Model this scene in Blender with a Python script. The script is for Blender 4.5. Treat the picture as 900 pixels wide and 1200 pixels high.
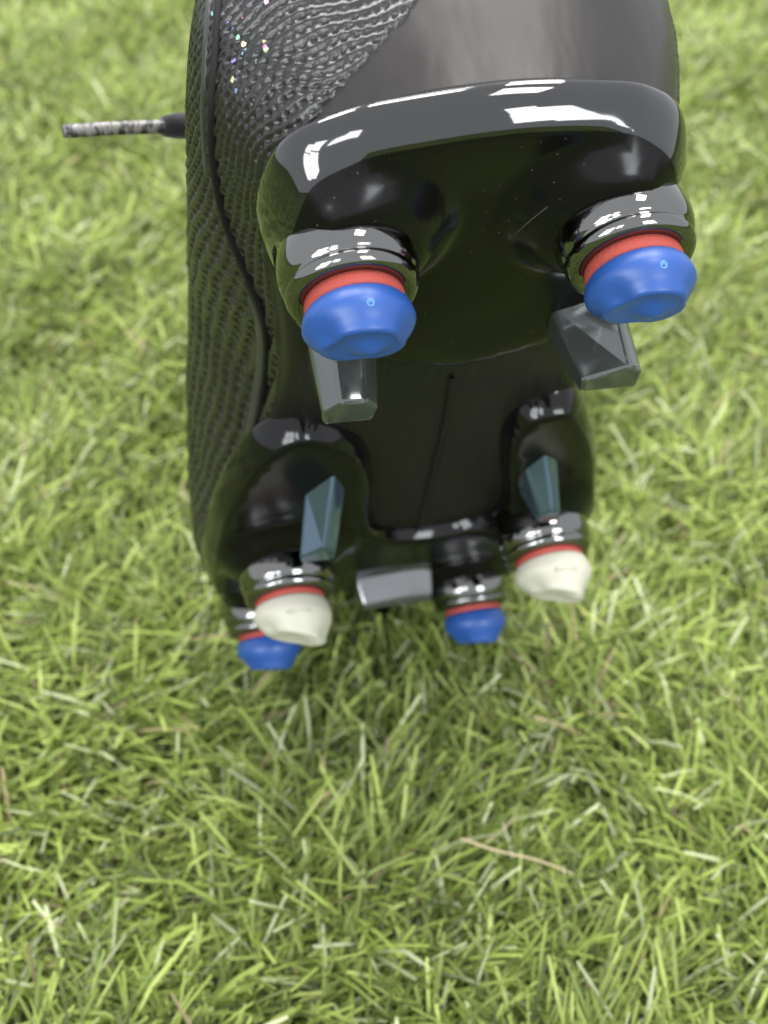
import bpy, bmesh, math, random
import numpy as np
from mathutils import Vector, Matrix
from mathutils.bvhtree import BVHTree
from mathutils.geometry import delaunay_2d_cdt

random.seed(7); rng = np.random.default_rng(11)
for o in list(bpy.data.objects): bpy.data.objects.remove(o)
scene = bpy.context.scene
C = scene.collection
CM = 0.01

# ------------------------------------------------------------------ camera
# photo frame 900 x 1200; F = focal length in those pixels.  Camera-space vectors: x right, y down, z forward (cm)
F = 1500.0
PITCH = math.radians(42)
def unit(v): return v / np.linalg.norm(v)
def ray(px, py): return np.array([(px-450)/F, (py-600)/F, 1.0])
P1 = ray(578, 331)*19.5                 # middle of the heel stud pair, 19.5 cm away
P2 = ray(491, 679)*30.6                 # middle of the rear forefoot pair
BY = unit(P2-P1)
bx = np.array([1, -.135, 0.]); bx[2] = -(bx@BY)/BY[2]
BX = unit(bx); BZ = np.cross(BX, BY)
R_LOC = np.stack([BX, BY, BZ])          # rows: boot axes in camera space
RIGHT = np.array([1., 0, 0]); FWD = np.array([0, math.cos(PITCH), -math.sin(PITCH)]); DOWN = np.array([0, -math.sin(PITCH), -math.cos(PITCH)])
C2W = np.stack([RIGHT, DOWN, FWD], 1)   # camera space -> world
TOE = np.array([-.1, 22.0, 4.4])        # lowest point of the boot when it stands on its toe
def loc2cam(l): return R_LOC.T @ np.asarray(l, float) + P1
toe_drop = -(C2W @ loc2cam(TOE))[2]
CAM_H = toe_drop + 0.9                  # cm above the turf backing: the toe sinks into the pile
CAMW = np.array([0, 0, CAM_H])
def loc2world(l): return C2W @ loc2cam(l) + CAMW

cam = bpy.data.cameras.new("camera"); cam_o = bpy.data.objects.new("camera", cam); C.objects.link(cam_o)
cam.sensor_fit = 'VERTICAL'; cam.sensor_height = 36; cam.sensor_width = 27; cam.lens = F/1200*36
cam.clip_start = .01; cam.clip_end = 100
cam_o.location = CAMW*CM; cam_o.rotation_euler = (math.pi/2-PITCH, 0, 0)
cam.dof.use_dof = True; cam.dof.focus_distance = .205; cam.dof.aperture_fstop = 20
scene.camera = cam_o

# ------------------------------------------------------------------ light: room lamps (photo taken indoors on artificial turf)
w = bpy.data.worlds.new("World"); scene.world = w; w.use_nodes = True
bg = w.node_tree.nodes["Background"]; bg.inputs[0].default_value = (.93, .95, 1, 1); bg.inputs[1].default_value = .8
def area(name, loc, target, sx, sy, radiance, col=(1, 1, 1)):
    l = bpy.data.lights.new(name, 'AREA'); l.shape = 'RECTANGLE'; l.size = sx; l.size_y = sy
    l.energy = radiance*math.pi*sx*sy; l.color = col
    o = bpy.data.objects.new(name, l); C.objects.link(o); o.location = loc
    o.rotation_euler = (Vector(target)-Vector(loc)).to_track_quat('-Z', 'Y').to_euler()
    return o
T0 = (0, .2, .15)
for cx_ in (-1.05, -.2, .65):
    for cy_ in (1.3, 2.5):
        o_ = area("ceiling_light", (cx_, cy_, 2.3), (cx_, cy_, 0), .55, .6, 17.5, (1, .985, .96))       # ceiling light panels
area("ceiling_light", (.75, -.1, 2.3), (.75, -.1, 0), .55, .6, 14, (1, .97, .93))
for px_, pz_ in ((-1.75, .95), (-1.75, 1.55), (-1.2, .95), (-1.2, 1.55), (-.55, 1.55), (1.25, 1.0), (1.25, 1.55), (1.75, 1.0), (1.75, 1.55)):
    area("window_pane_light", (px_, -1.9, pz_), T0, .42, .5, 9.0, (.94, .97, 1))     # panes of the windows behind the photographer
vs = scene.view_settings; vs.view_transform = 'Standard'; vs.look = 'None'; vs.exposure = .6; vs.gamma = 1
scene.cycles.use_denoising = True

# ------------------------------------------------------------------ materials
def mat(name, col, rough=.5, spec=.5, **kw):
    m = bpy.data.materials.new(name); m.use_nodes = True
    b = m.node_tree.nodes["Principled BSDF"]
    b.inputs["Base Color"].default_value = (*col, 1); b.inputs["Roughness"].default_value = rough
    b.inputs["Specular IOR Level"].default_value = spec
    for k, v in kw.items(): b.inputs[k.replace('_', ' ')].default_value = v
    return m
def nodes(m): return m.node_tree.nodes, m.node_tree.links, m.node_tree.nodes["Principled BSDF"]
def noise_bump(m, scale, strength, dist=.0005, detail=4):
    N, L, b = nodes(m)
    tc = N.new("ShaderNodeTexCoord"); n = N.new("ShaderNodeTexNoise"); bp = N.new("ShaderNodeBump")
    n.inputs["Scale"].default_value = scale; n.inputs["Detail"].default_value = detail
    bp.inputs["Strength"].default_value = strength; bp.inputs["Distance"].default_value = dist
    L.new(tc.outputs["Object"], n.inputs["Vector"]); L.new(n.outputs["Fac"], bp.inputs["Height"]); L.new(bp.outputs["Normal"], b.inputs["Normal"])
    return n
def rough_noise(m, scale, lo, hi):
    N, L, b = nodes(m)
    tc = N.new("ShaderNodeTexCoord"); n = N.new("ShaderNodeTexNoise"); r = N.new("ShaderNodeMapRange")
    n.inputs["Scale"].default_value = scale; n.inputs["Detail"].default_value = 6
    r.inputs["From Min"].default_value = .35; r.inputs["From Max"].default_value = .7
    r.inputs["To Min"].default_value = lo; r.inputs["To Max"].default_value = hi
    L.new(tc.outputs["Object"], n.inputs["Vector"]); L.new(n.outputs["Fac"], r.inputs["Value"]); L.new(r.outputs[0], b.inputs["Roughness"])

M = {}
M['film'] = mat('satin_film', (.016, .014, .0125), .4, .55)
M['midfoot'] = mat('midfoot_textile', (.006, .0055, .005), .5, .35)
M['knit'] = mat('black_knit', (.012, .0115, .011), .30, .65)
M['gloss'] = mat('gloss_black_rim', (.004, .004, .004), .04, .9, Coat_Weight=.4, Coat_Roughness=.02)
M['housing'] = mat('silvery_clear_housing', (.19, .19, .185), .05, .8, Metallic=1.0)
M['satin'] = mat('moulded_satin_black', (.003, .003, .003), .2, .25)
M['gloss_far'] = mat('gloss_black_plate_worn', (.004, .004, .004), .10, .35)
M['smoke_light'] = mat('pale_clear_plastic', (.26, .27, .28), .08, .8, Transmission_Weight=.4, Metallic=.5)
M['smoke'] = mat('smoky_clear_plastic', (.15, .17, .165), .06, .8, Transmission_Weight=.5, Metallic=.55, IOR=1.5)
M['blue_smoke'] = mat('blue_grey_clear_plastic', (.08, .125, .17), .08, .8, Metallic=.6)
M['blue'] = mat('blue_nylon', (.018, .074, .29), .38, .5, Subsurface_Weight=.0)
M['white'] = mat('ivory_nylon', (.50, .49, .40), .42, .35)
M['red'] = mat('red_rubber', (.38, .065, .048), .65, .35)
M['mark'] = mat('pale_blue_mark', (.12, .30, .65), .4)
M['seam'] = mat('black_seam', (.006, .006, .006), .6, .3)
M['band'] = mat('grey_band', (.03, .03, .032), .4, .5)
M['lace'] = mat('black_lace', (.012, .010, .012), .85, .2, Sheen_Weight=.3)
M['aglet'] = mat('printed_aglet', (.30, .29, .27), .32, .5)
M['straw'] = mat('dry_straw', (.52, .43, .27), .7, .2)
nf = noise_bump(M['film'], 1, .45, .0018, 3); rough_noise(M['film'], 40, .34, .5)
N, L, b = nodes(M['film']); tc = N.new("ShaderNodeTexCoord"); mp = N.new("ShaderNodeMapping"); mp.inputs["Scale"].default_value = (75, 50, 30)
L.new(tc.outputs["Object"], mp.inputs[0]); L.new(mp.outputs[0], nf.inputs["Vector"])
nf = noise_bump(M['midfoot'], 1, .6, .0006, 5)
N, L, b = nodes(M['midfoot']); tc = N.new("ShaderNodeTexCoord"); mp = N.new("ShaderNodeMapping"); mp.inputs["Scale"].default_value = (500, 40, 40)
L.new(tc.outputs["Object"], mp.inputs[0]); L.new(mp.outputs[0], nf.inputs["Vector"])
N, L, b = nodes(M['satin']); tc = N.new("ShaderNodeTexCoord"); vo = N.new("ShaderNodeTexVoronoi"); vo.inputs["Scale"].default_value = 420
rp = N.new("ShaderNodeValToRGB"); rp.color_ramp.elements[0].position = .03; rp.color_ramp.elements[0].color = (.07, .065, .06, 1)
rp.color_ramp.elements[1].position = .075; rp.color_ramp.elements[1].color = (.003, .003, .003, 1)
L.new(tc.outputs["Object"], vo.inputs["Vector"]); L.new(vo.outputs["Distance"], rp.inputs[0]); L.new(rp.outputs[0], b.inputs["Base Color"])     # dust specks
noise_bump(M['red'], 2200, .6, .0003); noise_bump(M['lace'], 2500, .8, .0003)
noise_bump(M['blue'], 260, .08, .0004); noise_bump(M['white'], 200, .1, .0005)
rough_noise(M['gloss'], 90, .03, .07); noise_bump(M['gloss'], 45, .04, .0006, 2)
noise_bump(M['knit'], 1500, .5, .0002)
# iridescent flecks in the knit coating
N, L, b = nodes(M['knit'])
tc = N.new("ShaderNodeTexCoord"); vo = N.new("ShaderNodeTexVoronoi"); vo.inputs["Scale"].default_value = 1700
at = N.new("ShaderNodeAttribute"); at.attribute_name = 'fleck'
sep = N.new("ShaderNodeSeparateColor"); gt = N.new("ShaderNodeMath"); gt.operation = 'GREATER_THAN'; gt.inputs[1].default_value = .965
ad = N.new("ShaderNodeMath"); ad.operation = 'MULTIPLY'
hs = N.new("ShaderNodeCombineColor"); hs.mode = 'HSV'; hs.inputs[1].default_value = .55; hs.inputs[2].default_value = .9
mx = N.new("ShaderNodeMix"); mx.data_type = 'RGBA'; mx.inputs["A"].default_value = (.012, .0115, .011, 1)
L.new(tc.outputs["Object"], vo.inputs["Vector"]); L.new(vo.outputs["Color"], sep.inputs[0])
mu = N.new("ShaderNodeMath"); mu.operation = 'MULTIPLY'
L.new(sep.outputs[0], mu.inputs[0]); L.new(at.outputs["Fac"], mu.inputs[1]); L.new(mu.outputs[0], gt.inputs[0])
L.new(sep.outputs[1], hs.inputs[0]); L.new(hs.outputs[0], mx.inputs["B"]); L.new(gt.outputs[0], mx.inputs["Factor"])
L.new(mx.outputs["Result"], b.inputs["Base Color"]); L.new(gt.outputs[0], b.inputs["Metallic"])
# aglet print: broken dark marks
N, L, b = nodes(M['aglet'])
tc = N.new("ShaderNodeTexCoord"); mp = N.new("ShaderNodeMapping"); mp.inputs["Scale"].default_value = (700, 260, 260)
n = N.new("ShaderNodeTexNoise"); n.inputs["Scale"].default_value = 1; n.inputs["Detail"].default_value = 3
rp = N.new("ShaderNodeValToRGB"); rp.color_ramp.elements[0].position = .45; rp.color_ramp.elements[0].color = (.03, .03, .03, 1)
rp.color_ramp.elements[1].position = .56; rp.color_ramp.elements[1].color = (.22, .21, .19, 1)
L.new(tc.outputs["Object"], mp.inputs[0]); L.new(mp.outputs[0], n.inputs["Vector"]); L.new(n.outputs["Fac"], rp.inputs[0]); L.new(rp.outputs[0], b.inputs["Base Color"])

# ------------------------------------------------------------------ mesh helpers
def grid_faces(nu, nv, closed_u=False):
    i = np.arange(nu if closed_u else nu-1); j = np.arange(nv-1)
    I, J = np.meshgrid(i, j, indexing='ij'); I2 = (I+1) % nu
    return np.stack([I*nv+J, I2*nv+J, I2*nv+J+1, I*nv+J+1], -1).reshape(-1, 4)
def new_mesh(name, V, Fc, m, parent=None, smooth=True, flip=False):
    me = bpy.data.meshes.new(name)
    Fc = [list(map(int, f))[::-1] if flip else list(map(int, f)) for f in Fc]
    me.from_pydata((np.asarray(V)).tolist(), [], Fc); me.update()
    if smooth: me.polygons.foreach_set("use_smooth", [True]*len(me.polygons))
    me.materials.append(m)
    o = bpy.data.objects.new(name, me); C.objects.link(o)
    if parent: o.parent = parent
    return o
BASE = TOE.copy()
def B(V): return (np.asarray(V, float)-BASE)*CM          # boot-local cm -> boot object space
boot = bpy.data.objects.new("football_boot", None); C.objects.link(boot)
Rw = C2W @ R_LOC.T
mw = Matrix(Rw.tolist()).to_4x4(); mw.translation = Vector(loc2world(TOE)*CM); boot.matrix_world = mw
boot["label"] = "black knitted football boot standing toe down on turf, blue and ivory studs facing out"
boot["category"] = "football boot"
def bobj(name, V, Fc, m, parent=None, **k): return new_mesh(name, B(V), Fc, m, parent or boot, **k)
def eye_local(): return R_LOC @ (-P1)
EYE = eye_local()
def raydir(px, py): return unit(R_LOC @ ray(px, py))
def on_z(px, py, z):
    d = R_LOC @ ray(px, py); return EYE + d*((z-EYE[2])/d[2])

def catmull(P, n, closed=False):
    P = np.asarray(P, float); k = len(P)
    if closed: Q = np.concatenate([P[-1:], P, P[:2]]); segs = k
    else: Q = np.concatenate([2*P[:1]-P[1:2], P, 2*P[-1:]-P[-2:-1]]); segs = k-1
    # sample evenly by arc length
    fine = 24; out = []
    for i in range(segs):
        p0, p1, p2, p3 = Q[i:i+4]
        t = np.linspace(0, 1, fine, endpoint=False)[:, None]
        out.append(.5*((2*p1)+(-p0+p2)*t+(2*p0-5*p1+4*p2-p3)*t**2+(-p0+3*p1-3*p2+p3)*t**3))
    out = np.concatenate(out+[P[:1] if closed else P[-1:]])
    s = np.concatenate([[0], np.cumsum(np.linalg.norm(np.diff(out, axis=0), axis=1))])
    q = np.linspace(0, s[-1], n, endpoint=not closed)
    return np.stack([np.interp(q, s, out[:, a]) for a in range(out.shape[1])], 1)
def interp(x, xs, ys): return np.interp(x, xs, ys)
def sm(a, b, x): t = np.clip((x-a)/(b-a), 0, 1); return t*t*(3-2*t)
def tube(path, rad, nseg=12, caps=True, flat=1.0):
    path = np.asarray(path, float); n = len(path); rad = np.broadcast_to(rad, n)
    tg = np.gradient(path, axis=0); V = []
    up = np.array([.13, .21, .97])
    for i in range(n):
        t = unit(tg[i]); a = unit(np.cross(t, up)); c = np.cross(t, a)
        for k in range(nseg):
            th = 2*math.pi*k/nseg; V.append(path[i]+rad[i]*(a*math.cos(th)+c*math.sin(th)*flat))
    Fc = [[i*nseg+k, i*nseg+(k+1) % nseg, (i+1)*nseg+(k+1) % nseg, (i+1)*nseg+k] for i in range(n-1) for k in range(nseg)]
    if caps: Fc += [list(range(nseg))[::-1], [(n-1)*nseg+k for k in range(nseg)]]
    return V, Fc

# ------------------------------------------------------------------ ground and turf
G = 300
gm = mat('turf_backing', (.035, .05, .018), .95, .1)
N, L, b = nodes(gm)
tc = N.new("ShaderNodeTexCoord"); n1 = N.new("ShaderNodeTexNoise"); n1.inputs["Scale"].default_value = 220; n1.inputs["Detail"].default_value = 5
rp = N.new("ShaderNodeValToRGB"); rp.color_ramp.elements[0].position = .35; rp.color_ramp.elements[0].color = (.02, .028, .01, 1)
rp.color_ramp.elements[1].position = .68; rp.color_ramp.elements[1].color = (.17, .22, .06, 1)
L.new(tc.outputs["Object"], n1.inputs["Vector"]); L.new(n1.outputs["Fac"], rp.inputs[0]); L.new(rp.outputs[0], b.inputs["Base Color"])
ground = new_mesh("ground", np.array([[-G, -G, 0], [G, -G, 0], [G, G, 0], [-G, G, 0]])*CM, [[0, 1, 2, 3]], gm, smooth=False)
ground["kind"] = "structure"; ground["label"] = "green backing of the artificial turf under the blades"; ground["category"] = "ground"

toe_xy = loc2world(TOE)[:2]
def blades(n, x0, x1, y0, y1, wmin, wmax, lmin, lmax, segs, lean_lo, lean_hi, skip=None, gam=1.0):
    x = rng.uniform(x0, x1, n); y = y0+(y1-y0)*rng.random(n)**gam
    keep = np.hypot(x-toe_xy[0], y-toe_xy[1]) > 2.2
    if skip is not None: keep &= ~((x > skip[0]) & (x < skip[1]) & (y > skip[2]) & (y < skip[3]))
    x, y = x[keep], y[keep]; n = len(x)
    # tuft lay direction varies slowly over the turf
    lay = 1.0 + 1.5*np.sin(x*.21+1.3*np.sin(y*.13))+1.3*np.sin(y*.26+.9+np.sin(x*.17))
    az = lay*.5 + rng.normal(0, 1.0, n) + (rng.random(n) < .3)*math.pi
    ln = rng.uniform(lmin, lmax, n)*(.85+.25*np.sin(x*.5+2)*np.sin(y*.43)); wd = rng.uniform(wmin, wmax, n)
    l0 = rng.uniform(.35, .95, n); l1 = rng.uniform(lean_lo, lean_hi, n)
    kink = rng.random(n) < .08; kpos = rng.uniform(.45, .75, n)
    daz = rng.normal(0, .22, n)
    p = np.stack([x, y, np.zeros(n)], 1); V = []
    tw = rng.normal(0, .7, n)
    for k in range(segs+1):
        t = k/segs
        lean = l0+(l1-l0)*t**.8 + kink*(t > kpos)*.9
        a = az+daz*t
        wk = wd*(.9 if k == 0 else 1.0 if k < segs else .72)*.5
        side = np.stack([-np.sin(a)*np.cos(tw*t), np.cos(a)*np.cos(tw*t), np.sin(tw*t)], 1)
        V.append(p-side*wk[:, None]); V.append(p+side*wk[:, None])
        d = np.stack([np.cos(a)*np.sin(lean), np.sin(a)*np.sin(lean), np.cos(lean)], 1)
        p = p+d*(ln/segs)[:, None]
        p[:, 2] = np.maximum(p[:, 2], .15+.25*rng.random(n))
    V = np.stack(V, 1)                       # n, 2(segs+1), 3
    nv = 2*(segs+1)
    f = np.array([[2*k, 2*k+1, 2*k+3, 2*k+2] for k in range(segs)])
    Fc = (np.arange(n)[:, None, None]*nv+f[None]).reshape(-1, 4)
    # blade colours
    h = rng.random(n); v = rng.uniform(.55, 1.45, n)[:, None]
    pal = np.array([[.19, .255, .05], [.28, .36, .08], [.38, .45, .125], [.52, .56, .33], [.11, .15, .035], [.36, .29, .16]])
    ci = np.searchsorted(np.cumsum([.28, .29, .20, .09, .12, .02]), h).clip(0, 5)
    col = pal[ci]*v
    return V.reshape(-1, 3), Fc, np.repeat(col, nv, 0), len(V)
sets = [blades(215000, -38, 38, 3, 100, .06, .115, 1.7, 3.6, 4, .95, 1.55, gam=1.4),
        blades(60000, -110, 110, -60, 210, .16, .28, 2.0, 3.8, 3, .8, 1.5, skip=(-38, 38, 3, 100)),
        blades(7000, -38, 38, 3, 100, .04, .07, 1.2, 2.4, 5, 1.2, 2.2)]
sets[2] = (sets[2][0], sets[2][1], np.array([.26, .19, .085])[None]*rng.uniform(.6, 1.25, (len(sets[2][0]), 1)), 0)
off = 0; VV = []; FF = []; CC = []
for V, Fc, col, _ in sets:
    VV.append(V); FF.append(Fc+off); CC.append(col); off += len(V)
VV = np.concatenate(VV)*CM; FF = np.concatenate(FF); CC = np.concatenate(CC)
me = bpy.data.meshes.new("turf_blades"); me.vertices.add(len(VV)); me.vertices.foreach_set("co", VV.ravel())
me.loops.add(FF.size); me.loops.foreach_set("vertex_index", FF.ravel().astype(np.int32))
me.polygons.add(len(FF)); me.polygons.foreach_set("loop_start", np.arange(0, FF.size, 4, dtype=np.int32))
me.polygons.foreach_set("use_smooth", np.ones(len(FF), bool))
me.update(calc_edges=True)
ca = me.color_attributes.new("blade_colour", 'FLOAT_COLOR', 'POINT')
ca.data.foreach_set("color", np.concatenate([CC, np.ones((len(CC), 1))], 1).ravel())
tm = bpy.data.materials.new("turf_blade"); tm.use_nodes = True
N = tm.node_tree.nodes; L = tm.node_tree.links; b = N["Principled BSDF"]
at = N.new("ShaderNodeAttribute"); at.attribute_name = "blade_colour"
b.inputs["Roughness"].default_value = .42; b.inputs["Specular IOR Level"].default_value = .4
tr = N.new("ShaderNodeBsdfTranslucent"); ms = N.new("ShaderNodeMixShader"); ms.inputs[0].default_value = .3
L.new(at.outputs["Color"], b.inputs["Base Color"]); L.new(at.outputs["Color"], tr.inputs["Color"])
L.new(b.outputs[0], ms.inputs[1]); L.new(tr.outputs[0], ms.inputs[2]); L.new(ms.outputs[0], N["Material Output"].inputs[0])
me.materials.append(tm)
turf = bpy.data.objects.new("turf_blades", me); C.objects.link(turf)
turf["kind"] = "stuff"; turf["label"] = "bent yellow green plastic blades of the artificial turf"; turf["category"] = "grass"

# ------------------------------------------------------------------ boot upper
OUT = [(.2, -2.2), (-1.2, -2.08), (-2.3, -1.65), (-3.0, -.95), (-3.28, 0), (-3.2, 2), (-3.1, 4), (-3.2, 6), (-3.75, 8.5), (-4.45, 11), (-4.8, 13.5),
       (-4.75, 16), (-4.1, 18.5), (-2.9, 20.6), (-1.3, 21.7), (.2, 21.9), (1.8, 21.3), (3.3, 19.8), (4.2, 17.8), (4.65, 15), (4.55, 12.5), (4.1, 10),
       (3.5, 7.5), (3.15, 5), (3.2, 3), (3.4, 1), (3.4, -.2), (2.95, -1.2), (2.2, -1.8), (1.2, -2.12)]
NS = 1320
out2 = catmull(OUT, NS, closed=True)
tg = np.roll(out2, -1, 0)-np.roll(out2, 1, 0); tg /= np.linalg.norm(tg, axis=1)[:, None]
nout = np.stack([-tg[:, 1], tg[:, 0]], 1)
nout *= np.sign((nout*(out2-np.array([0, 9.]))).sum(1))[:, None] if False else 1
if (nout[0] @ np.array([0, -1.])) < 0: nout = -nout
Yo = out2[:, 1]; left = out2[:, 0] < .2
zb = lambda y: np.interp(y, [-3, 4, 6.5, 9.5, 12, 15, 18, 20, 22], [1.3, 1.35, 1.75, 1.65, 1.45, 1.75, 2.55, 3.3, 4.1])
zf = zb(Yo)+.75
bulge = np.where(left, np.interp(Yo, [-2.2, -1, .3, 1.2, 2.5, 4, 5.5, 7.5, 9.6, 11, 12.7, 15, 17, 22], [.35, .65, .8, .94, 1.10, 1.26, 1.29, 1.02, .62, .34, .12, .05, .25, .25]),
                 np.interp(Yo, [-2.2, -1, 1, 5, 9, 13, 17, 22], [.35, .55, .48, .4, .35, .3, .25, .25]))
# opening / ridge at the top of every profile
ztop = np.interp(Yo, [-3, 0, 3, 7, 9.5, 11, 14, 17, 19.5, 22], [9.2, 8.4, 7.9, 9.0, 9.3, 8.9, 7.6, 6.6, 6.1, 5.6])
xtop = np.where(left, -1, 1)*np.interp(Yo, [-2.2, -1.6, -.5, 2, 5, 8, 9.5, 22], [.0, 1.3, 2.1, 2.4, 2.4, 1.8, .9, .12])
xtop = np.where(Yo < -1.0, out2[:, 0]*.72, xtop)
ytop = np.where(Yo < 5, Yo+np.interp(Yo, [-2.3, 5], [.7, 0]), np.minimum(Yo, 20.4))
xc = .0*Yo; yc = np.clip(Yo, -.4, 19.2)
Tp = np.stack([xtop, ytop, ztop], 1)
Mp = np.stack([xc, yc, zb(yc)], 1)
def pt(off, z): return np.stack([out2[:, 0]+nout[:, 0]*off, out2[:, 1]+nout[:, 1]*off, z], 1)
B0 = pt(-.95, zb(Yo)+.02); wide = np.where(left, .26*sm(10.5, 13, Yo), 0)
B1 = pt(-.22+wide, zb(Yo)+.18); B2 = pt(.02+wide, zf)
hs_ = ztop-zf
S1 = pt(np.maximum(bulge*.8, bulge*.5+wide*.9), zf+.22*hs_); S2 = pt(bulge, zf+.42*hs_)
Q3 = S2*.58+Tp*.42; Q3[:, 2] = zf+.74*hs_; Q3[:, :2] += nout*(.25+.25*(Yo > 9))[:, None]
ctrl = np.stack([Mp, Mp*.5+B0*.5, B0, B1, B2, S1, S2, Q3, Tp], 1)     # NS,9,3
def prof_spline(cp, nt):
    k = cp.shape[1]; Q = np.concatenate([2*cp[:, :1]-cp[:, 1:2], cp, 2*cp[:, -1:]-cp[:, -2:-1]], 1)
    u = np.linspace(0, k-1-1e-6, nt); i = u.astype(int); t = (u-i)[None, :, None]
    p0, p1, p2, p3 = Q[:, i], Q[:, i+1], Q[:, i+2], Q[:, i+3]
    return .5*((2*p1)+(-p0+p2)*t+(2*p0-5*p1+4*p2-p3)*t**2+(-p0+3*p1-3*p2+p3)*t**3)
NT = 321
SURF = prof_spline(ctrl, NT)
su, tv = 8, 5
sub = SURF[::su, ::tv]
fl = grid_faces(sub.shape[0], sub.shape[1], True)
upper = bobj("upper", sub.reshape(-1, 3), fl, M['film'], flip=True)
upper.data.materials.append(M['midfoot'])
jj = np.tile(np.arange(sub.shape[1]-1), sub.shape[0])
upper.data.polygons.foreach_set("material_index", (jj < 3.7/8*sub.shape[1]).astype(np.int32))
bvh = BVHTree.FromPolygons([tuple(v) for v in sub.reshape(-1, 3)], [tuple(map(int, f)) for f in fl])
def hit(px, py, tree=None):
    h, nrm, _, _ = (tree or bvh).ray_cast(Vector(EYE), Vector(raydir(px, py)))
    if h is None: return None, None
    nrm = np.array(nrm); h = np.array(h)
    if nrm @ raydir(px, py) > 0: nrm = -nrm
    return h, nrm
# sock lining inside the opening
lin = SURF[::su, NT-60::tv].copy(); lin[:, :, :2] -= (nout[::su, None, :]*.25)
bobj("collar_lining", lin.reshape(-1, 3), grid_faces(lin.shape[0], lin.shape[1], True), M['lace'])

FLECK = hit(283, 55)[0]
# knitted side panels: relief follows the surface in centimetres
def knit_panel(name, sel, t0, t1, tstep, pa, pb, depth, mask_fn):
    P = SURF[sel][:, t0:t1:tstep]
    du = np.gradient(P, axis=0); dv = np.gradient(P, axis=1)
    nr = np.cross(du, dv); nr /= np.linalg.norm(nr, axis=2)[..., None]+1e-9
    ref = nout[sel]; sg = np.sign((nr[:, nr.shape[1]//2, :2]*ref).sum(1).mean()); nr *= sg
    a = np.cumsum(np.linalg.norm(du, axis=2)[:, nr.shape[1]//3])[:, None]+0*P[..., 0]
    bb = np.cumsum(np.linalg.norm(dv, axis=2), axis=1); bb = bb-.0
    yy = P[:, P.shape[1]//3, 1]; k_ = .62+.75*sm(-1, 6, yy)                 # stitches open up from heel to forefoot
    au = np.cumsum(np.gradient(a[:, 0])/(pa*k_))[:, None]+0*a
    wob = (.16*np.sin(a*2.3+bb*1.7)+.13*np.sin(a*5.1-bb*3.9+1))*(.45+1.5*(1-sm(-1.5, 2.5, P[..., 1])))+.15*np.sin(a*.9+bb*1.1)
    v = bb/(pb*k_[:, None])+wob; row = np.floor(v); u = au+.5*(row % 2)+.8*wob
    cu = np.floor(u); r1 = np.sin(cu*12.9898+row*78.233)*43758.5453; r1 -= np.floor(r1)
    fu = u-cu-.5+(r1-.5)*.16; fv = v-row-.5
    fv = fv+.22*np.abs(fu)                                    # arched stitches
    d = (fu/.36)**2+(fv/.30)**2
    pit = -depth*(.45+1.0*r1)*np.clip(1-d, 0, 1)**.7
    rib = depth*.45*np.cos(2*np.pi*(v-.08))*(.6+.4*r1)
    soft = .45+.55*sm(-1.5, 2.5, P[..., 1])                   # coated and shallower towards the heel
    h = (pit+rib*.5)*soft
    m = mask_fn(P, a, bb)
    offs = .045+h
    offs = offs*m+(-.05)*(1-m)
    V = P+nr*offs[..., None]
    o = bobj(name, V.reshape(-1, 3), grid_faces(P.shape[0], P.shape[1]), M['knit'], flip=(sg < 0))
    fk = np.clip(1-np.linalg.norm((P-FLECK)*np.array([1.3, 1, .8]), axis=2)/1.3, 0, 1)**.5
    at = o.data.attributes.new('fleck', 'FLOAT', 'POINT'); at.data.foreach_set('value', np.clip(.9+.13*fk, 0, 1.04).ravel().astype(np.float32)*1.0)
    return o
idx = np.arange(NS)
lsel = idx[left & (idx < NS*.75) & (Yo < 20)]
rsel = idx[(~left) & (Yo > -1.5) & (Yo < 20)]; rsel = rsel[np.argsort(Yo[rsel])]
def edge_mask(P, zlow, ztopm):
    return None
def lmask(P, a, bb):
    y, z = P[..., 1], P[..., 2]
    low = np.interp(y, [-2, 0, 3, 5, 7, 9, 12, 20], [2.0, 2.0, 1.9, 1.9, 1.9, 2.0, 2.2, 3.2])
    m = sm(0, .12, z-low)
    m *= sm(0, .12, np.interp(z, [1.7, 2.0, 2.5, 3.1, 4.5], [-2.95, -2.5, -1.7, -.9, .3])-P[..., 0]+3*(y > 2))      # edge of the smooth heel film
    m *= sm(0, .3, 19.8-y)
    return m
def rmask(P, a, bb):
    y, z = P[..., 1], P[..., 2]
    low = np.interp(y, [-2, 0, 3, 5, 7, 9, 12, 20], [2.0, 2.0, 1.9, 2.3, 2.4, 2.3, 2.3, 3.2])
    return sm(0, .12, z-low)*sm(0, .3, y+.9)*sm(0, .3, 19.8-y)
kp = knit_panel("knit_panel", lsel, 112, 300, 1, .27, .27, .13, lmask)
kr = knit_panel("knit_panel", rsel[::2], 130, 300, 2, .235, .225, .05, rmask)

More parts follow.
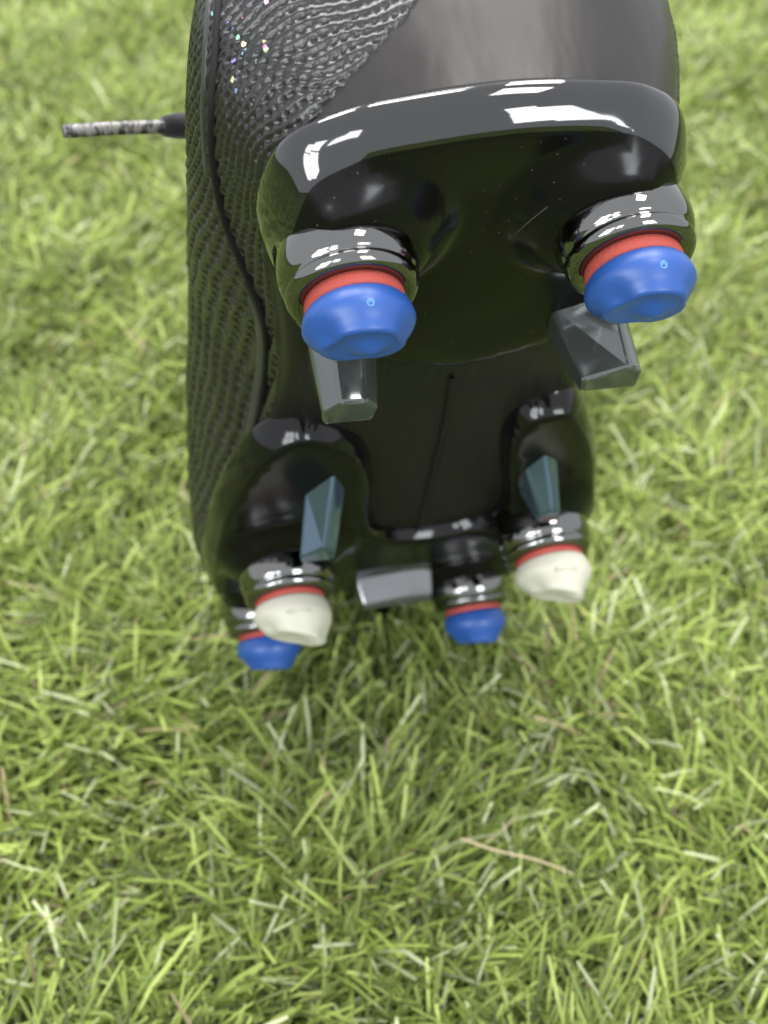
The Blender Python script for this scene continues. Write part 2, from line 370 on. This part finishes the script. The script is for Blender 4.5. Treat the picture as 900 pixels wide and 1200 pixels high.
# ribbons laid on the boot's surface along a traced line
def surf_line(px, n=60, lift=.03, tree=None):
    pts = []; nr = []
    for p in catmull(px, n):
        h, q = hit(p[0], p[1], tree)
        if h is not None: pts.append(h); nr.append(q)
    pts = np.array(pts); nr = np.array(nr)
    for _ in range(3):
        nr[1:-1] = (nr[:-2]+nr[1:-1]*2+nr[2:])/4; pts[1:-1] = (pts[:-2]+pts[1:-1]*2+pts[2:])/4
    nr /= np.linalg.norm(nr, axis=1)[:, None]
    return pts+nr*lift, nr
def ribbon(name, px, width, height, m, lift=.03, parent=None, tree=None, n=60, taper=False):
    p, nr = surf_line(px, n, lift, tree); tg = np.gradient(p, axis=0); V = []
    k = 7
    for i in range(len(p)):
        s = unit(np.cross(unit(tg[i]), nr[i]))
        wd = width*(1 if not taper else max(.15, math.sin(math.pi*min(.5, (i+1)/len(p)*1.2))))
        for j in range(k):
            th = math.pi*j/(k-1); V.append(p[i]-s*wd/2*math.cos(th)+nr[i]*(height*math.sin(th)**.6-(.06 if j in (0, k-1) else 0)))
    return bobj(name, V, grid_faces(len(p), k), m, parent)
ribbon("side_seam", [(263, -30), (257, 60), (252, 140), (255, 200), (268, 260), (292, 320), (310, 365), (315, 410), (309, 470), (295, 535)], .10, .06, M['seam'], .075)
ribbon("seam_band", [(290, 330), (305, 375), (308, 415), (301, 470), (288, 532)], .26, .05, M['band'], .035, taper=True)
ribbon("collar_piping", [(250, -30), (244, 60), (241, 140), (245, 200)], .16, .04, M['band'], .04)
ribbon("midfoot_seam", [(529, 440), (522, 490), (510, 540), (497, 590), (486, 632)], .10, .05, M['seam'], .03)

# ------------------------------------------------------------------ sole plates
def plate(name, outline, ztop_fn, zbot_fn, m, edge_r=.45, inset=.36, wall_out=.03, sag=.1, npts=260, step=.28, ped_fn=None, rim_ped=.5):
    o2 = catmull(outline, npts, closed=True)
    area2 = (o2[:, 0]*np.roll(o2[:, 1], -1)-np.roll(o2[:, 0], -1)*o2[:, 1]).sum()
    if area2 < 0: o2 = o2[::-1]
    t = np.roll(o2, -2, 0)-np.roll(o2, 2, 0); t /= np.linalg.norm(t, axis=1)[:, None]
    nin = np.stack([-t[:, 1], t[:, 0]], 1)
    rows = []
    def row(d, fz): 
        q = o2+nin*d; zt, zl = ztop_fn(o2[:, 1], o2[:, 0]), zbot_fn(q[:, 1], q[:, 0]); zl = zl+ped_fn(q[:, 0], q[:, 1])*(1-rim_ped); rows.append(np.concatenate([q, (zl+(zt-zl)*fz)[:, None]], 1))
    row(.35, 1.03); row(.03, 1.02); row(.0, 1.0); row(-wall_out*.5, .96)
    for k in range(0, 11):
        f = k/10; row(-wall_out+(inset+wall_out)*(f**2.1), .92*(1-f))
    V = np.concatenate(rows); nr = len(rows)
    Fc = [[r*npts+i, r*npts+(i+1) % npts, (r+1)*npts+(i+1) % npts, (r+1)*npts+i] for r in range(nr-1) for i in range(npts)]
    inner = rows[-1][:, :2]
    gx = np.arange(inner[:, 0].min(), inner[:, 0].max(), step); gy = np.arange(inner[:, 1].min(), inner[:, 1].max(), step)
    pts = []
    for x in gx:
        for y in gy:
            # even-odd inside test and clearance from the edge
            c = ((inner[:, 1] > y) != (np.roll(inner[:, 1], -1) > y)); 
            xi = inner[:, 0]+(y-inner[:, 1])/(np.roll(inner[:, 1], -1)-inner[:, 1]+1e-12)*(np.roll(inner[:, 0], -1)-inner[:, 0])
            if (c & (x < xi)).sum() % 2 and np.min(np.hypot(inner[:, 0]-x, inner[:, 1]-y)) > step*.6: pts.append((x, y))
    vin = [Vector(p) for p in inner]+[Vector(p) for p in pts]
    ov, oe, of, _, _, _ = delaunay_2d_cdt(vin, [(i, (i+1) % npts) for i in range(npts)], [], 1, 1e-6)
    ov = np.array([tuple(v) for v in ov])
    dist = np.array([np.min(np.hypot(inner[:, 0]-p[0], inner[:, 1]-p[1])) for p in ov])
    z = zbot_fn(ov[:, 1], ov[:, 0])+sag*sm(0, 1.6, dist)+ped_fn(ov[:, 0], ov[:, 1])*(1-rim_ped)*(1-sm(0, .5, dist))
    base = len(V); V = np.concatenate([V, np.concatenate([ov, z[:, None]], 1)])
    # weld the first npts (same order) onto the last row
    remap = {}
    for i in range(len(ov)):
        if dist[i] < 1e-5:
            j = int(np.argmin(np.hypot(inner[:, 0]-ov[i, 0], inner[:, 1]-ov[i, 1]))); remap[base+i] = (nr-1)*npts+j
    Fc += [[remap.get(base+i, base+i) for i in f][::-1] for f in of]
    bm = bmesh.new(); vs_ = [bm.verts.new(v) for v in B(V)]
    for fi, f in enumerate(Fc):
        if len(set(f)) > 2:
            try: bm.faces.new([vs_[i] for i in f]).material_index = 0 if fi < (nr-1)*npts else 1
            except ValueError: pass
    for v in [v for v in bm.verts if not v.link_faces]: bm.verts.remove(v)
    bmesh.ops.recalc_face_normals(bm, faces=bm.faces)
    me = bpy.data.meshes.new(name); bm.to_mesh(me); bm.free()
    me.polygons.foreach_set("use_smooth", [True]*len(me.polygons)); me.materials.append(m); me.materials.append(M['satin'])
    o = bpy.data.objects.new(name, me); C.objects.link(o); o.parent = boot
    return o, o2
RZ = 1.75
H1, H2 = (-2.15, .06), (2.21, -.06)
W1, W2 = (-3.11, 12.39), (3.19, 12.11)
FB1, FB2 = (-3.60, 17.1), (2.2, 17.5)
def pedestal(x, y, cs, r0, r1, h):
    out = 0*x
    for c in cs: out = np.maximum(out, h*sm(r0, r1, np.hypot(x-c[0], y-c[1])))
    return out
rim_px = [(335, 350), (318, 305), (301, 235), (330, 165), (400, 130), (480, 112), (600, 95), (700, 93), (760, 100), (797, 130)]
rim = [tuple(on_z(x, y, RZ)[:2]) for x, y in rim_px]
heel_out = rim+[(3.40, -.1), (3.46, 1.0), (3.3, 2.5), (2.75, 3.7), (2.0, 4.3), (1.0, 4.7), (.1, 4.78), (-.8, 4.45), (-1.7, 3.95), (-2.5, 3.4)]
heel_plate, heel_o2 = plate("heel_plate", heel_out, lambda y, x: RZ+0*y+sm(1.5, 4.5, y)*-.25, lambda y, x: 1.1+sm(2.5, 4.8, y)*.15-pedestal(x, y, [H1, H2], 1.95, 1.08, .63), M['gloss'], sag=.12, inset=.34, step=.15, npts=320, ped_fn=lambda x, y: pedestal(x, y, [H1, H2], 1.95, 1.08, .63))
heel_plate["label"] = "glossy black heel plate with rounded reflective rim"
fore_out = [(-5.0, 13.4), (-4.75, 11.2), (-4.4, 9.4), (-3.7, 7.6), (-2.9, 6.85), (-2.2, 6.95), (-1.35, 7.9), (-1.02, 9.3), (-.92, 11.2), (-.55, 12.2), (.2, 12.62), (1.2, 12.62),
            (2.0, 12.1), (2.2, 11.2), (1.95, 9.6), (1.8, 8.2), (2.05, 7.35), (2.7, 7.05), (3.35, 7.4), (4.2, 9.5), (4.75, 12.3), (4.88, 14.7), (4.6, 17), (3.6, 19.4), (1.9, 20.7), (0, 21.1),
            (-2.0, 20.6), (-3.7, 19), (-4.75, 16.5)]
zsole = lambda y: np.interp(y, [6, 9.5, 12, 15, 18, 20, 22], [1.35, 1.2, 1.15, 1.4, 2.15, 2.85, 3.6])
fore_plate, fore_o2 = plate("forefoot_plate", fore_out, lambda y, x: zsole(y)+.75, lambda y, x: zsole(y)-pedestal(x, y, [W1, W2, FB1, FB2], 1.9, .95, .5), M['gloss_far'], sag=.06, inset=.2, npts=420, step=.25, ped_fn=lambda x, y: pedestal(x, y, [W1, W2, FB1, FB2], 1.9, .95, .5))
fore_plate["label"] = "black forefoot plate with two horns reaching back"

hp_me = heel_plate.data
hp_tree = BVHTree.FromPolygons([tuple(np.array(v.co)/CM+BASE) for v in hp_me.vertices], [tuple(p.vertices) for p in hp_me.polygons])
M['scuff'] = mat('pale_scuff', (.06, .058, .055), .6, .3)
for q in ([(604, 274), (622, 258), (642, 242)],):
    ribbon("scuff", q, .018, .006, M['scuff'], .004, heel_plate, hp_tree, 16, taper=True)

# ------------------------------------------------------------------ studs
def lathe(profile, nseg=48, mod=None):
    V = []; Fc = []
    for (r, z) in profile:
        for k in range(nseg):
            a = 2*math.pi*k/nseg; rr = r*(mod(a, z) if mod else 1); V.append((rr*math.cos(a), rr*math.sin(a), z))
    n = len(profile)
    Fc = [[i*nseg+k, i*nseg+(k+1) % nseg, (i+1)*nseg+(k+1) % nseg, (i+1)*nseg+k] for i in range(n-1) for k in range(nseg)]
    Fc += [list(range(nseg))[::-1], [(n-1)*nseg+k for k in range(nseg)]]
    return np.array(V), Fc
def rx(a):
    c, s = math.cos(a), math.sin(a); return np.array([[1, 0, 0], [0, c, -s], [0, s, c]])
def rz(a):
    c, s = math.cos(a), math.sin(a); return np.array([[c, -s, 0], [s, c, 0], [0, 0, 1]])
def ray_to_outline(c, a, o2):
    d = np.array([math.cos(a), math.sin(a)]); best = 9
    q = o2-c; p = np.roll(q, -1, 0); e = p-q
    den = d[0]*e[:, 1]-d[1]*e[:, 0]
    t = (q[:, 0]*e[:, 1]-q[:, 1]*e[:, 0])/(den+1e-12); u = (q[:, 0]*d[1]-q[:, 1]*d[0])/(den+1e-12)
    ok = (t > 0) & (u >= 0) & (u <= 1)
    return t[ok].min() if ok.any() else .9
def housing(c, z0, zplate, o2, parent, tilt=0, flare=1.0, R=.98, label=None):
    prof = [(.5, .0), (.78, .0), (.85, -.005), (.90, -.01), (.95, .01), (.99, .05), (1.02, .10), (1.035, .15), (1.03, .19), (1.0, .215), (1.0, .24), (1.03, .27), (1.06, .33), (1.085, .41), (1.10, .50), (1.10, 1.2)]
    V, Fc = lathe(prof, 64)
    V = V*np.array([R/.98, R/.98, 1]) @ rx(tilt).T + np.array([c[0], c[1], z0])
    return bobj("stud_housing", V, Fc, M['housing'], parent, flip=True)
def stud(c, z0, colour, rot, tilt, label, shape, scale=1.0):
    m = M[colour]; near = z0 == 0 and colour == 'blue'; wt = .25 if near else .17
    nseg = 120
    z0e, sx, sy, nub, nubh, rb = shape                      # edge depth, slope across, slope along, nub position, nub height, edge radius
    side = [(.70, -.03), (.79, .0), (.825, .07), (.85, .20), (.865, .34), (.86, .42), (.835, .56), (.79, .72), (.745, .86)]
    side = [(r if f < .5 else .86+(r-.86)*(.86-rb)/.115*.86, f) for r, f in side]+[(rb+.012, .95), (rb-.02, 1.0), (rb-.07, 1.02)]
    rows = []
    def edge(a): return z0e+sx*math.cos(a)+sy*math.sin(a)
    def notch(a): return sum(w_*math.exp(-(((a-c_+math.pi) % (2*math.pi)-math.pi)/.38)**2) for c_, w_ in ((-2.62, 1.0), (-.35, .7), (1.5, .8)))
    for r, fz in side:
        row = []
        for k in range(nseg):
            a = 2*math.pi*k/nseg; rr = r*(1-.17*notch(a)*sm(.42, .95, fz)); row.append((rr*math.cos(a), rr*math.sin(a), fz*edge(a)))
        rows.append(row)
    for q in np.linspace(.95, .02, 18):
        row = []
        for k in range(nseg):
            a = 2*math.pi*k/nseg; rr = (rb-.07)*q*(1-.17*notch(a)*q); x_, y_ = rr*math.cos(a), rr*math.sin(a)
            e = z0e*1.02+sx*x_/rb+sy*y_/rb
            row.append((x_, y_, e+.05*(1-q*q)-nubh*math.exp(-((x_-nub[0])**2+(y_-nub[1])**2)/.06)))
        rows.append(row)
    V = np.array([v for r in rows for v in r]); nr_ = len(rows)
    Fc = [[i*nseg+k, i*nseg+(k+1) % nseg, (i+1)*nseg+(k+1) % nseg, (i+1)*nseg+k] for i in range(nr_-1) for k in range(nseg)]
    Fc += [list(range(nseg))[::-1], [(nr_-1)*nseg+k for k in range(nseg)]]
    R3 = rx(tilt) @ rz(rot)
    T = lambda V: (np.array(V)*scale) @ R3.T + np.array([c[0], c[1], z0-wt+.01])
    st = bobj("stud", T(V), Fc, m, flip=True); st["label"] = label
    wp = [(.45, wt), (.74, wt), (.77, wt-.02), (.775, wt*.5), (.765, .03), (.72, .005), (.45, 0)]
    Vw, Fw = lathe(wp, 56)
    Vw = np.array(Vw)*scale @ rx(tilt).T + np.array([c[0], c[1], z0-wt+.015])
    bobj("washer", Vw, Fw, M['red'], st)
    return st, T
zF = .9; tF = .22
NEAR = (-.58, -.03, .13, (.10, .05), .16, .66); FAR = (-.82, -.05, .05, (.1, -.2), .06, .58)
specs = [(H1, 0, 'blue', .0, 0, "blue tipped heel stud beside the knitted side", heel_plate, heel_o2, 1.1, NEAR, 1.0),
         (H2, 0, 'blue', .08, 0, "blue tipped heel stud on the far side from the lace", heel_plate, heel_o2, 1.1, NEAR, 1.0),
         (W1, 0, 'white', .0, 0, "ivory stud under the knitted side", fore_plate, fore_o2, 1.17, (-.76, -.20, .08, (.42, -.1), .10, .66), 1.06),
         (W2, 0, 'white', .05, 0, "ivory stud on the side away from the lace", fore_plate, fore_o2, 1.17, (-.76, -.16, .08, (.30, -.2), .10, .60), 1.06),
         (FB1, zF, 'blue', .1, tF, "blue toe stud behind the ivory stud", fore_plate, fore_o2, 1.95, FAR, 1.0),
         (FB2, zF, 'blue', .0, tF, "blue toe stud beside the clear block", fore_plate, fore_o2, 2.05, FAR, 1.0)]
for c, z0, colr, rot, tilt, lab, par, o2, zp, shp, sc in specs:
    housing(c, z0, zp, o2, par, tilt, flare=1.0 if par is heel_plate else .5, R=.98 if par is heel_plate else 1.0)
    st, T = stud(c, z0, colr, rot, tilt, lab, shp, sc)
    # small moulded mark on the face turned to the heel
    inv = -math.pi/2-rot+.12
    if colr == 'blue' and z0 == 0:
        th = np.linspace(0, 2*math.pi, 20)
        u = np.array([-math.sin(inv), math.cos(inv), 0]); nv = np.array([math.cos(inv), math.sin(inv), -.35])
        ctr = np.array([math.cos(inv)*.835, math.sin(inv)*.835, -.37]); vdir = unit(np.array([math.cos(inv)*.45, math.sin(inv)*.45, 1.0]))
        pts = [ctr+.05*(u*math.cos(t)+vdir*math.sin(t)) for t in th]
        pts += [ctr+.022*(u*math.cos(t)+vdir*math.sin(t)) for t in th[:12]]
        V, Fc = tube(T(pts), .011, 6); bobj("moulded_mark", V, Fc, M['mark'], st)
    elif colr == 'white':
        ctr = np.array([math.cos(inv)*.82, math.sin(inv)*.82, -.44]); u = np.array([-math.sin(inv), math.cos(inv), 0])
        pts = [ctr+u*s for s in np.linspace(-.24, .24, 9)]
        V, Fc = tube(T(pts), .035, 6); bobj("moulded_bar", V, Fc, m := M['white'], st)

# ------------------------------------------------------------------ clear bladed studs
def blade(c_top, c_tip, z_top, z_tip, poly_top, poly_tip, m, parent, label=None):
    """tapered faceted prism between two polygons given in boot x,y (cm), edges bevelled"""
    bm = bmesh.new(); n = len(poly_top)
    t = [bm.verts.new(B((c_top[0]+x, c_top[1]+y, z_top))) for x, y in poly_top]
    q = [bm.verts.new(B((c_tip[0]+x, c_tip[1]+y, z_tip))) for x, y in poly_tip]
    for i in range(n): bm.faces.new([t[i], t[(i+1) % n], q[(i+1) % n], q[i]])
    bm.faces.new(t[::-1]); bm.faces.new(q)
    bmesh.ops.recalc_face_normals(bm, faces=bm.faces)
    bmesh.ops.bevel(bm, geom=list(bm.edges), offset=.075*CM, segments=3, profile=.5, affect='EDGES')
    me = bpy.data.meshes.new("bladed_stud"); bm.to_mesh(me); bm.free(); me.materials.append(m)
    me.polygons.foreach_set("use_smooth", [False]*len(me.polygons))
    o = bpy.data.objects.new("bladed_stud", me); C.objects.link(o); o.parent = parent
    if label: o["label"] = label
    return o
def tip_at(px, py, z): p = on_z(px, py, z); return (p[0], p[1])
def scaled(poly, sx, sy): return [(x*sx, y*sy) for x, y in poly]
# polygons: x across the boot, y along it (negative y faces the heel)
polyL = [(-.55, .45), (-.58, -.15), (-.22, -.50), (.30, -.42), (.58, -.05), (.5, .5)]
polyR = [(-.62, .35), (-.66, -.18), (.28, -.55), (.58, -.25), (.6, .45)]
tL = tip_at(411, 484, -.25); tR = tip_at(718, 447, -.25)
blade((tL[0]+.1, tL[1]+.2), tL, 1.3, -.25, scaled(polyL, 1.08, 1.6), scaled(polyL, .84, .75), M['smoke'], heel_plate, "smoky clear bladed heel stud beside the knitted side")
blade((tR[0]-.12, tR[1]+.1), tR, 1.3, -.25, scaled(polyR, 1.08, 1.6), scaled(polyR, .88, .75), M['smoke'], heel_plate, "smoky clear bladed heel stud on the side away from the lace")
fL = tip_at(374, 652, .1); fR = tip_at(645, 606, .3)
polyFL = [(-.55, .4), (-.62, -.1), (.18, -.55), (.52, -.2), (.5, .45)]
bL = tip_at(384, 584, 1.2); bR = tip_at(633, 556, 1.2)
blade(bL, fL, 1.35, .1, scaled(polyFL, .80, 2.0), scaled(polyFL, .72, .75), M['blue_smoke'], fore_plate, "blue grey clear blade above the ivory stud by the knitted side")
polyFR = [(-.42, .4), (-.45, -.2), (-.05, -.5), (.32, -.3), (.42, .4)]
blade(bR, fR, 1.35, .3, scaled(polyFR, 1.0, 2.0), scaled(polyFR, .62, .75), M['blue_smoke'], fore_plate, "blue grey clear blade above the other ivory stud")
mB = tip_at(468, 706, 1.15)
polyM = [(-1.05, .35), (-1.08, -.2), (.2, -.42), (.95, -.3), (1.0, .35)]
blade(mB, mB, 1.9, 1.15, scaled(polyM, 1.05, 2.4), scaled(polyM, .95, .7), M['smoke_light'], fore_plate, "wide clear block between the toe studs")

# ------------------------------------------------------------------ lace with aglet
def at_depth(px, py, z): return R_LOC @ (ray(px, py)*z-P1)
L0 = at_depth(74, 154, 24.6); L1 = at_depth(192, 148, 25.4); L2 = at_depth(240, 147, 26.2)
pth = catmull([L1, L2, at_depth(300, 150, 28.5), at_depth(360, 170, 32.0), np.array([-.9, 11.0, 8.95])], 40)
V, Fc = tube(pth, np.interp(np.linspace(0, 1, 40), [0, .03, .08, 1], [.2, .26, .27, .24]), 12)
lace = bobj("lace", V, Fc, M['lace'])
ap = catmull([L0, at_depth(130, 150.5, 25.0), L1+(L2-L1)*.1], 24)
V, Fc = tube(ap, np.interp(np.linspace(0, 1, 24), [0, .04, 1], [.12, .135, .135]), 12)
bobj("aglet", V, Fc, M['aglet'], lace)

# ------------------------------------------------------------------ dry straws on the turf
def ground_pt(px, py, h):
    d = C2W @ ray(px, py); return CAMW + d*((h-CAM_H)/d[2])
def straw(pxs, h, r, label):
    p = catmull([ground_pt(x, y, hh) for (x, y), hh in zip(pxs, h)], 20)
    base = p[0].copy(); V, Fc = tube((p-base)*CM, np.linspace(r, r*.5, 20)*CM, 8, flat=.5)
    o = new_mesh("dry_straw", V, Fc, M['straw']); o.location = base*CM
    o["label"] = label; o["category"] = "straw"
straw([(540, 982), (580, 996), (630, 1008), (672, 1024)], [2.1, 2.0, 1.9, 1.6], .05, "long tan dry straw lying across the turf blades")
straw([(568, 988), (590, 972), (602, 958)], [1.5, 1.7, 1.9], .035, "short tan dry straw crossing behind the long straw")
